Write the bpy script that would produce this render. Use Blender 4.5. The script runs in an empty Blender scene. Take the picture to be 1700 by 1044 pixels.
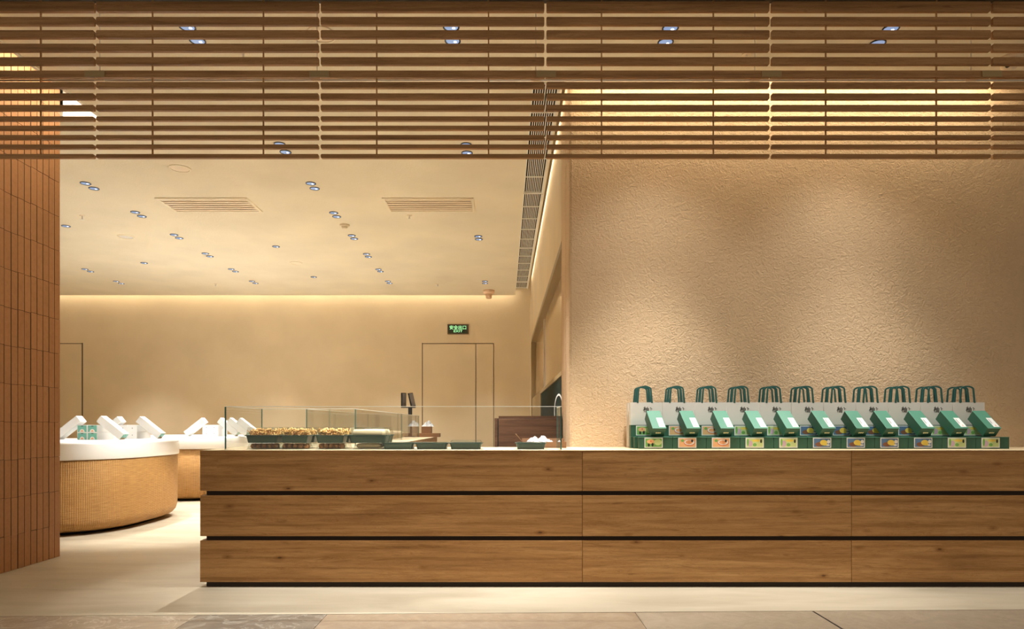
import bpy, math, random
from mathutils import Vector, Matrix
random.seed(7)
C = bpy.context.scene.collection
S = bpy.context.scene
F = 1150.0; CX = 838.0; CY = 705.0; CZ = 1.115          # focal length and vanishing point in px of the 1700x1044 photo; eye height
CEIL = 3.715
def PX(px, Y): return (px - CX) * Y / F
def PZ(py, Y): return CZ + (CY - py) * Y / F
def on_ceiling(px, py):
    Y = F * (CEIL - CZ) / (CY - py)
    return PX(px, Y), Y

# ------------------------------------------------------------------ camera, world, exposure, lights
cam = bpy.data.cameras.new('camera'); cam.sensor_width = 36; cam.lens = F / 1700 * 36
cam.shift_x = (850 - CX) / 1700; cam.shift_y = (CY - 522) / 1700
co = bpy.data.objects.new('camera', cam); C.objects.link(co)
co.location = (0, 0, CZ); co.rotation_euler = (math.pi/2, 0, 0); S.camera = co
S.view_settings.view_transform = 'Standard'; S.view_settings.look = 'None'
S.view_settings.gamma = 1; S.view_settings.use_curve_mapping = False
S.view_settings.exposure = 0.25
S.cycles.diffuse_bounces = 6; S.cycles.max_bounces = 16; S.cycles.transparent_max_bounces = 24
w = bpy.data.worlds.new('mall_ambient'); S.world = w; w.use_nodes = True
w.node_tree.nodes['Background'].inputs[0].default_value = (1.0, .86, .66, 1)
w.node_tree.nodes['Background'].inputs[1].default_value = .30
WARM = (1.0, .985, .93)
def aim(o, t):
    o.rotation_euler = (Vector(t) - o.location).to_track_quat('-Z', 'Y').to_euler()
def spot(loc, target, energy, deg, blend=.6, col=WARM, r=.03):
    l = bpy.data.lights.new('spot_lamp', 'SPOT'); l.energy = energy; l.spot_size = math.radians(deg)
    l.spot_blend = blend; l.color = col; l.shadow_soft_size = r
    o = bpy.data.objects.new('spot_lamp', l); C.objects.link(o); o.location = loc; aim(o, target); return o
def strip(loc, target, sx, sy, energy, col=(1.0, .86, .62), spread=180):
    l = bpy.data.lights.new('led_strip_light', 'AREA'); l.shape = 'RECTANGLE'; l.size = sx; l.size_y = sy
    l.energy = energy; l.color = col; l.spread = math.radians(spread)
    o = bpy.data.objects.new('led_strip_light', l); C.objects.link(o); o.location = loc; aim(o, target); return o
# coves (LED strips above the ceiling edges)
strip((-4.6, 13.93, 3.86), (-4.6, 14.1, 3.5), 9.6, .04, 17)
s_ = strip((.47, 9.3, 3.93), (.50, 9.5, 3.4), .03, 7.8, 15); s_.rotation_euler = (0, -.25, 0)
strip((2.2, 5.27, 3.86), (2.2, 5.48, 3.45), 3.3, .04, 20)
s_ = strip((-3.50, 5.05, 3.97), (-3.77, 5.05, 3.4), .05, 1.5, 14); s_.rotation_euler = (0, .5, 0)
# recessed downlights: (px, py, energy, aim offset x, y, cone)
DOWN = [(142,304),(156,312.5),(224.5,352),(235.5,358.7),(289,389.5),(297.5,395),(341,420.6),(348.5,425.4),(384,446.6),(391,450.5),
 (418.5,466.8),(424,470),(109.5,375),(239.3,436.4),(141,446.6),(150.5,450.5),(193,466.8),(201.5,470.4),(458.2,409),(520.8,459.6),
 (516,304.2),(522.4,312.5),(554,353),(559,359.3),(584,390.8),(588,396),(608.5,421.5),(611.6,426),(628.3,447),(631.6,450.5),
 (644,466.8),(646.8,470),(794,392),(795,397),(805,466.8),(805.2,470),(464.5,239),(474,252),(773.8,240),(775.3,253.5),
 (311,44),(328,67),(749,44),(751.5,67),(1113,46),(1105,69.5),(1479,47),(1457,71.5)]
DP = [on_ceiling(*p) for p in DOWN]
def lamp(i, e, tgt=None, deg=75, blend=.7, r=.03):
    e *= 1.62
    x, y = DP[i]
    spot((x, y, CEIL - .03), tgt if tgt else (x, y, 0), e, deg, blend, r=r)
for i in (3, 5, 7, 9, 11, 13, 14, 17, 18, 19): lamp(i, 175)
for i in (21, 23, 25, 27, 29, 31): lamp(i, 150)
for i in (33, 35): lamp(i, 110)
lamp(1, 125, (-4.9, 7.5, .9), 60); lamp(12, 95, (-5.2, 8.2, .9), 60)
lamp(5, 110, (-4.6, 10.6, .9), 50)
lamp(36, 400, (-3.6, 7.3, 0), 38); lamp(37, 200, (-1.6, 5.4, 1), 45)
lamp(38, 560, (-.3, 7.2, 0), 55); lamp(39, 260, (-.5, 5.3, 1), 60)
lamp(40, 12, (-1.6, 4.4, 0), 60); lamp(41, 40, (-1.3, 4.8, .9), 45)
lamp(42, 110, (-.2, 4.62, 0), 62); lamp(43, 260, (-.6, 5.2, 1), 60)
lamp(44, 110, (1.05, 4.62, 0), 62); lamp(45, 165, (1.18, 4.97, .95), 54, 1.0, .12); lamp(45, 42, (1.2, 5.2, .9), 92, 1.0, .1)
lamp(46, 70, (2.9, 4.62, 0), 62); lamp(47, 105, (2.85, 4.97, .95), 58, 1.0, .12); lamp(47, 42, (2.7, 5.2, .9), 92, 1.0, .1)

# ------------------------------------------------------------------ materials
def mat(name, col, rough=.5, metal=0, emit=None, estr=1, spec=.5):
    m = bpy.data.materials.new(name); m.use_nodes = True
    b = m.node_tree.nodes['Principled BSDF']
    b.inputs['Base Color'].default_value = (*col, 1); b.inputs['Roughness'].default_value = rough
    b.inputs['Metallic'].default_value = metal; b.inputs['Specular IOR Level'].default_value = spec
    if emit:
        b.inputs['Emission Color'].default_value = (*emit, 1); b.inputs['Emission Strength'].default_value = estr
    return m
def N(m, t): return m.node_tree.nodes.new('ShaderNode' + t)
def L(m, a, b): m.node_tree.links.new(a, b)
def coords(m, scale=(1,1,1), per_object=False, kind='Object'):
    tc = N(m, 'TexCoord'); mp = N(m, 'Mapping'); mp.inputs['Scale'].default_value = scale
    L(m, tc.outputs[kind], mp.inputs['Vector'])
    if per_object:
        oi = N(m, 'ObjectInfo'); mu = N(m, 'Math'); mu.operation = 'MULTIPLY'; mu.inputs[1].default_value = 37.0
        L(m, oi.outputs['Random'], mu.inputs[0]); cb = N(m, 'CombineXYZ')
        for k in range(3): L(m, mu.outputs[0], cb.inputs[k])
        L(m, cb.outputs[0], mp.inputs['Location'])
    return mp.outputs[0]
def noise(m, vec, scale, detail=4, rough=.55, dist=0):
    n = N(m, 'TexNoise'); n.inputs['Scale'].default_value = scale; n.inputs['Detail'].default_value = detail
    n.inputs['Roughness'].default_value = rough; n.inputs['Distortion'].default_value = dist
    L(m, vec, n.inputs['Vector']); return n.outputs['Fac']
def ramp(m, fac, stops):
    r = N(m, 'ValToRGB'); e = r.color_ramp.elements
    while len(e) < len(stops): e.new(.5)
    for k, (p, c) in enumerate(stops): e[k].position = p; e[k].color = (*c, 1)
    L(m, fac, r.inputs[0]); return r.outputs[0]
def bump(m, h, strength, dist):
    b = N(m, 'Bump'); b.inputs['Strength'].default_value = strength; b.inputs['Distance'].default_value = dist
    L(m, h, b.inputs['Height']); L(m, b.outputs[0], m.node_tree.nodes['Principled BSDF'].inputs['Normal'])
def setcol(m, c): L(m, c, m.node_tree.nodes['Principled BSDF'].inputs['Base Color'])
def mixc(m, a, b, f, mode='MIX'):
    x = N(m, 'Mix'); x.data_type = 'RGBA'; x.blend_type = mode
    for s, v in ((x.inputs[6], a), (x.inputs[7], b)):
        if isinstance(v, tuple): s.default_value = (*v, 1)
        else: L(m, v, s)
    if isinstance(f, float): x.inputs[0].default_value = f
    else: L(m, f, x.inputs[0])
    return x.outputs[2]

def plaster(name, col, bstr, bdist, sc):
    m = mat(name, col, .85, spec=.25); v = coords(m)
    n1 = noise(m, v, sc, 5, .6, 1.2); n2 = noise(m, v, 1.3, 3, .5)
    setcol(m, ramp(m, n2, [(.3, tuple(c*.93 for c in col)), (.7, tuple(min(1, c*1.04) for c in col))]))
    bump(m, n1, bstr, bdist); return m
M_wall = plaster('beige_plaster', (.69, .565, .39), .3, .006, 22)
M_stucco = plaster('trowelled_stucco', (.66, .48, .305), 1.0, .013, 33)
M_ceil = plaster('ceiling_plaster', (.82, .74, .585), .5, .006, 26)
def wood(name, dark, mid, light, knots=True, gs=1.0):
    m = mat(name, mid, .5, spec=.3)
    v = coords(m, (1, 1, 1), True)
    mp = N(m, 'Mapping'); mp.inputs['Scale'].default_value = (.55*gs, 6*gs, 6*gs); L(m, v, mp.inputs['Vector'])
    big = noise(m, mp.outputs[0], 1.6, 6, .62, 1.1)
    mp2 = N(m, 'Mapping'); mp2.inputs['Scale'].default_value = (2.0*gs, 60*gs, 60*gs); L(m, v, mp2.inputs['Vector'])
    fine = noise(m, mp2.outputs[0], 2.2, 5, .6)
    wv = N(m, 'TexWave'); wv.wave_type = 'BANDS'; wv.bands_direction = 'Z'; wv.inputs['Scale'].default_value = .7
    wv.inputs['Distortion'].default_value = 7.5; wv.inputs['Detail'].default_value = 4; wv.inputs['Detail Scale'].default_value = .7
    mp3 = N(m, 'Mapping'); mp3.inputs['Scale'].default_value = (.6*gs, 4*gs, 6*gs); L(m, v, mp3.inputs['Vector']); L(m, mp3.outputs[0], wv.inputs['Vector'])
    c = ramp(m, big, [(.3, dark), (.5, mid), (.72, light)])
    c2 = ramp(m, fine, [(.25, (.55, .5, .45)), (.55, (1, 1, 1))])
    c = mixc(m, c, c2, .55, 'MULTIPLY')
    c3 = ramp(m, wv.outputs['Fac'], [(0, (.74, .68, .6)), (.25, (1, 1, 1))])
    c = mixc(m, c, c3, .6, 'MULTIPLY')
    mp5 = N(m, 'Mapping'); mp5.inputs['Scale'].default_value = (.9*gs, 11*gs, 13*gs); L(m, v, mp5.inputs['Vector'])
    ln = noise(m, mp5.outputs[0], 2.4, 8, .68, 2.2)
    c = mixc(m, c, ramp(m, ln, [(.34, (.62, .55, .48)), (.44, (1, 1, 1)), (.49, (1, 1, 1)), (.51, (.74, .66, .58)), (.54, (1, 1, 1)), (.66, (1.0, 1.0, 1.0))]), .75, 'MULTIPLY')
    if knots:
        vo = N(m, 'TexVoronoi'); vo.inputs['Scale'].default_value = 1.0; vo.inputs['Randomness'].default_value = 1
        mp4 = N(m, 'Mapping'); mp4.inputs['Scale'].default_value = (3.1, 5, 7.5); L(m, v, mp4.inputs['Vector']); L(m, mp4.outputs[0], vo.inputs['Vector'])
        k = ramp(m, vo.outputs['Distance'], [(.03, (.12, .07, .04)), (.055, (.62, .52, .42)), (.16, (1, 1, 1))])
        c = mixc(m, c, k, .8, 'MULTIPLY')
    setcol(m, c); bump(m, fine, .25, .002); return m
M_oak = wood('oak_front', (.37, .185, .064), (.50, .262, .096), (.63, .36, .15))
M_slat = wood('dark_oak_slat', (.31, .155, .055), (.41, .21, .08), (.52, .28, .115), False)
M_plate = mat('oak_joint_plate', (.34, .22, .09), .6)
M_top = wood('pale_maple_top', (.55, .42, .26), (.66, .53, .34), (.74, .62, .42), False)
M_cabw = wood('walnut_panel', (.13, .06, .032), (.19, .09, .048), (.25, .125, .068), False)
M_dark = mat('dark_recess', (.03, .017, .008), .7)
M_beam = mat('dark_header', (.045, .026, .011), .7)
m = M_tile = mat('terracotta_tile', (.36, .165, .075), .6, spec=.3)
v = coords(m, (1,1,1), True); oi = N(m, 'ObjectInfo')
c = ramp(m, oi.outputs['Random'], [(0, (.42, .21, .096)), (1, (.46, .232, .108))])
c = mixc(m, c, ramp(m, noise(m, v, 30, 5), [(.3, (.86,.84,.8)), (.6, (1,1,1))]), .7, 'MULTIPLY'); setcol(m, c); bump(m, noise(m, v, 60, 3), .2, .002)
M_grout = mat('dark_grout', (.11, .055, .028), .9)
m = M_floor = mat('pale_screed', (.6, .5, .36), .42, spec=.4)
v = coords(m, (.5, 2.2, 1)); n = noise(m, v, 1.8, 7, .6, .6)
setcol(m, ramp(m, n, [(.3, (.41, .35, .255)), (.5, (.49, .425, .32)), (.7, (.56, .495, .385))])); bump(m, n, .05, .003)
def stone(name, a, b, vein, vs=.5):
    m = mat(name, a, .35, spec=.5); v = coords(m, (1,1,1), True)
    n = noise(m, v, 7, 8, .7, 1.5); n2 = noise(m, v, 3.2, 6, .55, 3.0)
    c = ramp(m, n, [(.3, a), (.68, b)])
    ve = ramp(m, n2, [(.47, (0,0,0)), (.5, (1,1,1)), (.53, (0,0,0))])
    mu = N(m, 'Math'); mu.operation = 'MULTIPLY'; mu.inputs[1].default_value = vs; L(m, ve, mu.inputs[0])
    setcol(m, mixc(m, c, vein, mu.outputs[0])); return m
M_s1 = stone('beige_marble', (.30, .23, .16), (.40, .32, .235), (.7, .65, .57), .5)
M_s2 = stone('grey_brown_marble', (.14, .108, .08), (.25, .205, .155), (.50, .455, .39), .6)
M_s3 = stone('tan_limestone', (.27, .195, .13), (.36, .275, .19), (.45, .36, .27), .25)
M_s4 = stone('greige_limestone', (.27, .215, .155), (.36, .295, .215), (.46, .39, .31), .25)
M_white = mat('white_solid_surface', (.86, .85, .83), .3)
m = M_rattan = mat('woven_rattan', (.5, .28, .1), .5, spec=.3)
uv = coords(m, (1, 1, 1), kind='UV')
def wave(m, vec, sc, direction):
    wv = N(m, 'TexWave'); wv.bands_direction = direction; wv.inputs['Scale'].default_value = sc
    wv.inputs['Distortion'].default_value = .8; wv.inputs['Detail'].default_value = 1; L(m, vec, wv.inputs['Vector']); return wv.outputs['Fac']
wx = wave(m, uv, 16.0, 'X'); wy = wave(m, uv, 34.0, 'Y')
ad = N(m, 'Math'); ad.operation = 'MULTIPLY'; L(m, wx, ad.inputs[0]); L(m, wy, ad.inputs[1])
mpn = N(m, 'Mapping'); mpn.inputs['Scale'].default_value = (3, 40, 1); L(m, uv, mpn.inputs['Vector'])
nn = noise(m, mpn.outputs[0], 3, 4)
c = ramp(m, nn, [(.3, (.42, .21, .063)), (.7, (.62, .355, .12))])
c = mixc(m, c, ramp(m, ad.outputs[0], [(0, (.74, .66, .56)), (.4, (1,1,1))]), .7, 'MULTIPLY'); setcol(m, c)
bump(m, ad.outputs[0], .8, .008)
M_black = mat('black_plastic', (.012, .012, .013), .4)
M_grey = mat('grey_metal', (.32, .33, .34), .35, .8)
M_steel = mat('brushed_steel', (.80, .78, .74), .32, .9)
M_trim = mat('ivory_trim', (.86, .77, .60), .6)
M_cream = mat('cream_metal', (.85, .73, .57), .6)
M_pink = mat('peach_plastic', (.88, .62, .44), .6)
M_bar = mat('white_grille_bar', (.85, .83, .77), .5)
M_void = mat('black_void', (.006, .006, .006), .9)
M_cove = mat('white_cove', (.88, .85, .78), .7)
M_lens = mat('lamp_lens', (.12, .2, .34), .15, emit=(.42, .60, 1.0), estr=.42)
M_endglow = mat('slot_glow_white', (.9, .88, .82), .5, emit=(1, .95, .85), estr=1.6)  # emission stands in for light falling on the slot end
M_hot = mat('lamp_glow', (.9, .95, 1), .3, emit=(.82, .9, 1.0), estr=2.2)
def thin_fresnel(m):
    lw = N(m, 'LayerWeight'); lw.inputs['Blend'].default_value = .5; p = N(m, 'Math'); p.operation = 'POWER'; p.inputs[1].default_value = 5; L(m, lw.outputs['Facing'], p.inputs[0])
    a = N(m, 'Math'); a.operation = 'MULTIPLY_ADD'; a.inputs[1].default_value = .9; a.inputs[2].default_value = .035; L(m, p.outputs[0], a.inputs[0])
    return a.outputs[0]
m = M_glass = bpy.data.materials.new('clear_glass'); m.use_nodes = True; nt = m.node_tree; nt.nodes.clear()
out = N(m, 'OutputMaterial'); mx = N(m, 'MixShader'); tr = N(m, 'BsdfTransparent'); gl = N(m, 'BsdfGlossy'); fr = thin_fresnel(m)
tr.inputs[0].default_value = (.985, .994, .99, 1); gl.inputs['Roughness'].default_value = .01; 
L(m, fr, mx.inputs[0]); L(m, tr.outputs[0], mx.inputs[1]); L(m, gl.outputs[0], mx.inputs[2]); L(m, mx.outputs[0], out.inputs[0])
m = M_clear = bpy.data.materials.new('clear_plastic'); m.use_nodes = True; nt = m.node_tree; nt.nodes.clear()
out = N(m, 'OutputMaterial'); mx = N(m, 'MixShader'); tr = N(m, 'BsdfTransparent'); gl = N(m, 'BsdfGlossy'); fr = thin_fresnel(m)
tr.inputs[0].default_value = (.9, .93, .93, 1); gl.inputs['Roughness'].default_value = .12
L(m, fr, mx.inputs[0]); L(m, tr.outputs[0], mx.inputs[1]); L(m, gl.outputs[0], mx.inputs[2]); L(m, mx.outputs[0], out.inputs[0])
M_edge = mat('teal_glass_edge', (.03, .17, .15), .2)
M_edgel = mat('glass_edge_highlight', (.88, .92, .88), .2)  # near-white tone painted in for light caught by the glass edge
M_tray = mat('dark_green_plastic', (.016, .054, .044), .4)
M_green = mat('green_card', (.024, .092, .055), .45)
M_greenl = mat('light_green_card', (.068, .22, .155), .45)
M_gold = mat('gold_foil', (.9, .82, .48), .4, 0)
M_paper = mat('white_card', (.71, .715, .71), .6)
M_bag = mat('grey_white_paper', (.66, .62, .57), .7)
M_strap = mat('dark_green_ribbon', (.012, .085, .075), .5)
M_ink = mat('black_ink', (.015, .013, .012), .6)
M_pastel = mat('seafoam_card', (.12, .36, .29), .5)
M_orange = mat('orange_print', (.75, .34, .16), .6)
m = M_stick = mat('golden_fried_dough', (.7, .38, .11), .5)
setcol(m, ramp(m, noise(m, coords(m), 40, 3), [(.3, (.42, .15, .02)), (.65, (.88, .54, .16))]))
m = M_cookie = mat('brown_biscuit', (.28, .12, .04), .7)
setcol(m, ramp(m, noise(m, coords(m), 70, 3), [(.3, (.40, .16, .05)), (.7, (.75, .38, .15))]))
M_bread = mat('pale_pastry', (.80, .62, .38), .6)
M_carton = mat('brown_cardboard', (.26, .125, .055), .8)
M_film = mat('crumpled_plastic_film', (.55, .56, .58), .15)
M_brown = mat('chocolate_print', (.2, .08, .04), .6)
M_yel = mat('yellow_print', (.8, .6, .1), .6)
M_blue = mat('blue_print', (.08, .16, .30), .6)
M_leaf = mat('leaf_green_print', (.16, .38, .09), .6)
M_lime = mat('pale_lime_print', (.52, .62, .28), .6)
M_lilac = mat('lilac_print', (.55, .38, .48), .6)
M_tan = mat('apricot_print', (.72, .40, .19), .6)
M_red = mat('red_print', (.6, .13, .06), .6)
M_signd = mat('dark_olive_sign', (.02, .03, .012), .4)
M_signf = mat('olive_bronze_frame', (.12, .075, .03), .5)
M_glow = mat('lit_green_letters', (.3, .8, .4), .5, emit=(.45, 1, .5), estr=.8)
M_kit = mat('black_green_panel', (.006, .016, .013), .7, spec=.1)
M_olive = mat('bronze_frame', (.27, .19, .09), .45)
M_reflg = mat('reflection_beige_glass', (.50, .34, .18), .12)  # beige painted in for what reflects in and shows through the panes
M_gap = mat('dark_joint', (.11, .08, .05), .8)

# ------------------------------------------------------------------ helpers
class MB:
    def __init__(s): s.v = []; s.f = []; s.mi = []; s.mats = []; s.uv = None
    def m(s, mt):
        if mt not in s.mats: s.mats.append(mt)
        return s.mats.index(mt)
    def add(s, vs, fs, mt):
        o = len(s.v); s.v += [tuple(v) for v in vs]; i = s.m(mt)
        for f in fs: s.f.append(tuple(o + k for k in f)); s.mi.append(i)
    def box(s, x0, x1, y0, y1, z0, z1, mt, M=None, ch=0):
        if ch:   # chamfered in the x-z outline and front edges
            o = [(x0+ch,z0),(x1-ch,z0),(x1,z0+ch),(x1,z1-ch),(x1-ch,z1),(x0+ch,z1),(x0,z1-ch),(x0,z0+ch)]
            vs = [(a, y0, b) for a, b in o] + [(a, y1, b) for a, b in o]
            fs = [tuple(range(8)), tuple(range(15, 7, -1))] + [(k, k+8, (k+1)%8+8, (k+1)%8) for k in range(8)]
        else:
            vs = [(x0,y0,z0),(x1,y0,z0),(x1,y1,z0),(x0,y1,z0),(x0,y0,z1),(x1,y0,z1),(x1,y1,z1),(x0,y1,z1)]
            fs = [(0,3,2,1),(4,5,6,7),(0,1,5,4),(1,2,6,5),(2,3,7,6),(3,0,4,7)]
        if M: vs = [M @ Vector(v) for v in vs]
        s.add(vs, fs, mt); return s
    def lathe(s, prof, mt, c=(0,0,0), n=24, axis='z'):
        vs = []; fs = []
        for r, h in prof:
            for k in range(n):
                a = 2*math.pi*k/n; p = (r*math.cos(a), r*math.sin(a), h)
                if axis == 'y': p = (p[0], p[2], p[1])
                if axis == 'x': p = (p[2], p[0], p[1])
                vs.append((c[0]+p[0], c[1]+p[1], c[2]+p[2]))
        for i in range(len(prof)-1):
            for k in range(n): fs.append((i*n+k, i*n+(k+1)%n, (i+1)*n+(k+1)%n, (i+1)*n+k))
        fs.append(tuple(range(n-1, -1, -1))); fs.append(tuple(range((len(prof)-1)*n, len(prof)*n)))
        s.add(vs, fs, mt); return s
    def tube(s, a, b, r, mt, n=8):
        a = Vector(a); b = Vector(b); q = (b-a).to_track_quat('Z', 'Y'); vs = []
        for p in (a, b):
            for k in range(n):
                t = 2*math.pi*k/n; vs.append(p + q @ Vector((r*math.cos(t), r*math.sin(t), 0)))
        s.add(vs, [(k, (k+1)%n, (k+1)%n+n, k+n) for k in range(n)] + [tuple(range(n-1,-1,-1)), tuple(range(n, 2*n))], mt); return s
    def mesh(s, name, off=(0,0,0), smooth=False):
        me = bpy.data.meshes.new(name)
        me.from_pydata([(x-off[0], y-off[1], z-off[2]) for x, y, z in s.v], [], s.f)
        for mt in s.mats: me.materials.append(mt)
        me.polygons.foreach_set('material_index', s.mi)
        if smooth: me.polygons.foreach_set('use_smooth', [True]*len(s.f))
        me.update(); return me
    def build(s, name, parent=None, smooth=False, bevel=0, off=None, loc=None):
        if off is None: off = parent.location if parent is not None and parent.get('_w') else (0,0,0)
        o = bpy.data.objects.new(name, s.mesh(name, off, smooth)); C.objects.link(o)
        if parent is not None: o.parent = parent
        if loc: o.location = loc
        if bevel:
            b = o.modifiers.new('bevel', 'BEVEL'); b.width = bevel; b.segments = 2; b.limit_method = 'ANGLE'
        return o
def tag(o, label=None, cat=None, group=None, kind=None):
    if label: o['label'] = label
    if cat: o['category'] = cat
    if group: o['group'] = group
    if kind: o['kind'] = kind
    return o
WORLD = {}
def thing(name, loc, label, cat, group=None, world=False, rot=None):
    o = bpy.data.objects.new(name, None); C.objects.link(o); o.location = loc; o.empty_display_size = .1
    if rot: o.rotation_euler = rot
    tag(o, label, cat, group); WORLD[o.name] = tuple(loc) if world else (0,0,0); return o
def B(mb, name, parent, **k): return mb.build(name, parent, off=WORLD[parent.name], **k)
def dup(root, loc, label, rot=None, group=None):
    r = root.copy(); C.objects.link(r); r.location = loc; r['label'] = label
    if rot is not None: r.rotation_euler = rot
    if group: r['group'] = group
    for ch in list(root.children):
        c = ch.copy(); C.objects.link(c); c.parent = r
        for g in ch.children:
            d = g.copy(); C.objects.link(d); d.parent = c
    return r
def structure(name, mb, **k): o = mb.build(name, **k); o['kind'] = 'structure'; return o
def text_mesh(body, size, mt, extrude=.0008, bold=0):
    cu = bpy.data.curves.new('txt', 'FONT'); cu.body = body; cu.size = size; cu.extrude = extrude; cu.offset = bold
    cu.align_x = 'CENTER'; cu.align_y = 'CENTER'; cu.resolution_u = 2
    o = bpy.data.objects.new('txt', cu); C.objects.link(o)
    me = bpy.data.meshes.new_from_object(o.evaluated_get(bpy.context.evaluated_depsgraph_get()))
    bpy.data.objects.remove(o); me.materials.clear(); me.materials.append(mt)
    me.transform(Matrix.Rotation(math.pi/2, 4, 'X')); return me
ORD = ['first','second','third','fourth','fifth','sixth','seventh','eighth','ninth','tenth','eleventh','twelfth']

# ------------------------------------------------------------------ the setting
TOPZ = 4.15
def yb(x): return 4.108 + .0239 * x
fl = MB(); x0, x1 = -9.7, 6.2
fl.add([(x0,yb(x0),-.1),(x1,yb(x1),-.1),(x1,14.3,-.1),(x0,14.3,-.1),(x0,yb(x0),0),(x1,yb(x1),0),(x1,14.3,0),(x0,14.3,0)],
       [(0,3,2,1),(4,5,6,7),(0,1,5,4),(1,2,6,5),(2,3,7,6),(3,0,4,7)], M_floor)
structure('floor', fl)
mf = structure('floor_mall', MB().box(-9.7, 6.2, -.8, 3.8, -.14, -.05, M_gap))
mf['kind'] = 'structure'
xs = [-5.6, -3.7, -1.80, -1.045, .775, 1.845, 3.7, 5.6]; sm = [M_s1, M_s1, M_s2, M_s3, M_s4, M_s4, M_s3]
for k in range(7):
    a, b = xs[k] + .0015, xs[k+1] - (.006 if k == 4 else .0015)
    for (y0f, y1f) in ((lambda x: yb(x) - 1.2, lambda x: yb(x) - .004), (lambda x: yb(x) - 3.2, lambda x: yb(x) - 1.204)):
        q = MB(); q.add([(a,y0f(a),-.05),(b,y0f(b),-.05),(b,y1f(b),-.05),(a,y1f(a),-.05),(a,y0f(a),-.001),(b,y0f(b),-.001),(b,y1f(b),-.001),(a,y1f(a),-.001)],
              [(0,3,2,1),(4,5,6,7),(0,1,5,4),(1,2,6,5),(2,3,7,6),(3,0,4,7)], sm[k])
        q.build('stone_slab', mf)
structure('trim_1', MB().box(1.839, 1.849, 1.0, yb(1.84)-.004, -.05, .0005, M_black))
# walls
structure('wall_back', MB().box(-9.7, 6.2, 14.1, 14.3, 0, TOPZ, M_wall))
structure('wall_left', MB().box(-9.7, -9.55, 5.7, 14.1, 0, TOPZ, M_wall))
structure('wall_right', MB().box(.51, 6.2, 5.48, 5.80, 0, TOPZ, M_stucco).box(.51, .72, 5.80, 6.24, 0, TOPZ, M_stucco), bevel=.02)
sw = MB()
sw.box(.51, .72, 6.24, 14.1, 2.77, TOPZ, M_wall).box(.51, .72, 13.42, 14.1, 0, 2.77, M_wall)
structure('wall_side', sw)
structure('wall_far_right', MB().box(2.2, 2.3, 5.8, 14.1, 0, TOPZ, M_wall))
# store-front wall behind the tiled return and the roof above the ceiling
structure('wall_front', MB().box(-9.7, -3.85, 5.70, 5.872, 0, TOPZ, M_wall).box(-4.0, -3.782, 3.9, 5.70, 0, TOPZ, M_grout).box(-3.9, -3.782, 5.70, 5.872, 0, TOPZ, M_grout))
structure('ceiling_void', MB().box(-9.7, 6.2, 4.13, 14.3, TOPZ, TOPZ+.1, M_cove))
cl = MB()
G0, G1, YE = .212, .43, 5.23
cl.box(-3.418, G0, 4.14, 13.9, CEIL, CEIL+.1, M_ceil)
cl.box(-9.55, -3.418, 5.93, 13.9, CEIL, CEIL+.1, M_ceil)
cl.box(G0, 6.2, 4.14, YE, CEIL, CEIL+.1, M_ceil)
structure('ceiling', cl)
structure('trim_2', MB().box(-3.782, -3.43, 5.93, 5.96, CEIL+.1, TOPZ, M_cove).box(-3.43, -3.405, 4.14, 5.93, CEIL-.008, CEIL+.12, M_cove))
dfz = thing('slot_end_glow', (-3.60, 5.925, CEIL+.02), 'glowing white panel added for the brightly lit slot end above the tiled wall', 'light')
B(MB().box(-.17, .165, -.012, .003, .0, .20, M_endglow), 'glow_face', dfz); B(MB().box(-.175, .17, .003, .006, -.005, .205, M_cove), 'frame', dfz)  # added glow that whitens the lit end face of the slot
structure('trim_3', MB().box(-9.5, .212, 13.885, 13.905, CEIL-.004, CEIL+.12, M_trim).box(.445, 6.1, YE-.003, YE+.015, CEIL-.004, CEIL+.12, M_trim))
structure('trim_7', MB().box(-4.6, 6.2, 4.02, 4.14, 3.632, TOPZ+.1, M_beam))
# tiles of the left return wall
tile_wall = structure('wall_tiled', MB().box(-3.784, -3.782, 4.55, 5.874, 0, 4.06, M_grout))
def tile_mesh(h):
    q = MB(); q.box(-.012, 0, 0, .0665, 0, h, M_tile)
    g = q.m(M_grout)
    for k in (0, 1, 2, 4): q.mi[k] = g
    return q.mesh('tile')
tm_full = tile_mesh(.2865); tm_low = tile_mesh(.2665)
for k in range(18):
    y = 5.875 - .073*(k+1)
    j = random.uniform(-.005, .005)
    for r in range(14):
        z = .002 if r == 0 else .27 + (r-1)*.2895 + j
        o = bpy.data.objects.new('tile', tm_low if r == 0 else tm_full); C.objects.link(o); o.parent = tile_wall
        o.location = (-3.770 + random.uniform(0, .003), y, z)

# ------------------------------------------------------------------ concealed doors and exit sign
def panel_door(n, x0, x1, zt):
    d = MB().box(x0, x1, 14.088, 14.1, .01, zt, M_wall).build('door_%d' % n); d['kind'] = 'structure'; return d
def joint(n, boxes):
    q = MB()
    for b in boxes: q.box(*b, M_gap)
    structure('trim_%d' % n, q)
Yb = 14.1; xa, xb_, xc, zt = PX(701, Yb), PX(790, Yb), PX(819.5, Yb), 2.77
panel_door(1, xa+.014, xb_-.008, zt-.012); panel_door(2, xb_+.008, xc-.008, zt-.012)
joint(4, [(xa-.006, xa+.010, 14.094, 14.1, 0, zt+.01), (xb_-.005, xb_+.006, 14.094, 14.1, 0, zt), (xc-.005, xc+.005, 14.094, 14.1, 0, zt), (xa, xc, 14.094, 14.1, zt-.010, zt+.004)])
xd = PX(137, Yb); panel_door(3, xd-.95, xd-.014, zt-.012)
joint(5, [(xd-.014, xd+.01, 14.094, 14.1, 0, zt+.01), (xd-.97, xd-.95, 14.094, 14.1, 0, zt+.01), (xd-.97, xd+.01, 14.094, 14.1, zt-.010, zt+.004)])
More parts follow.
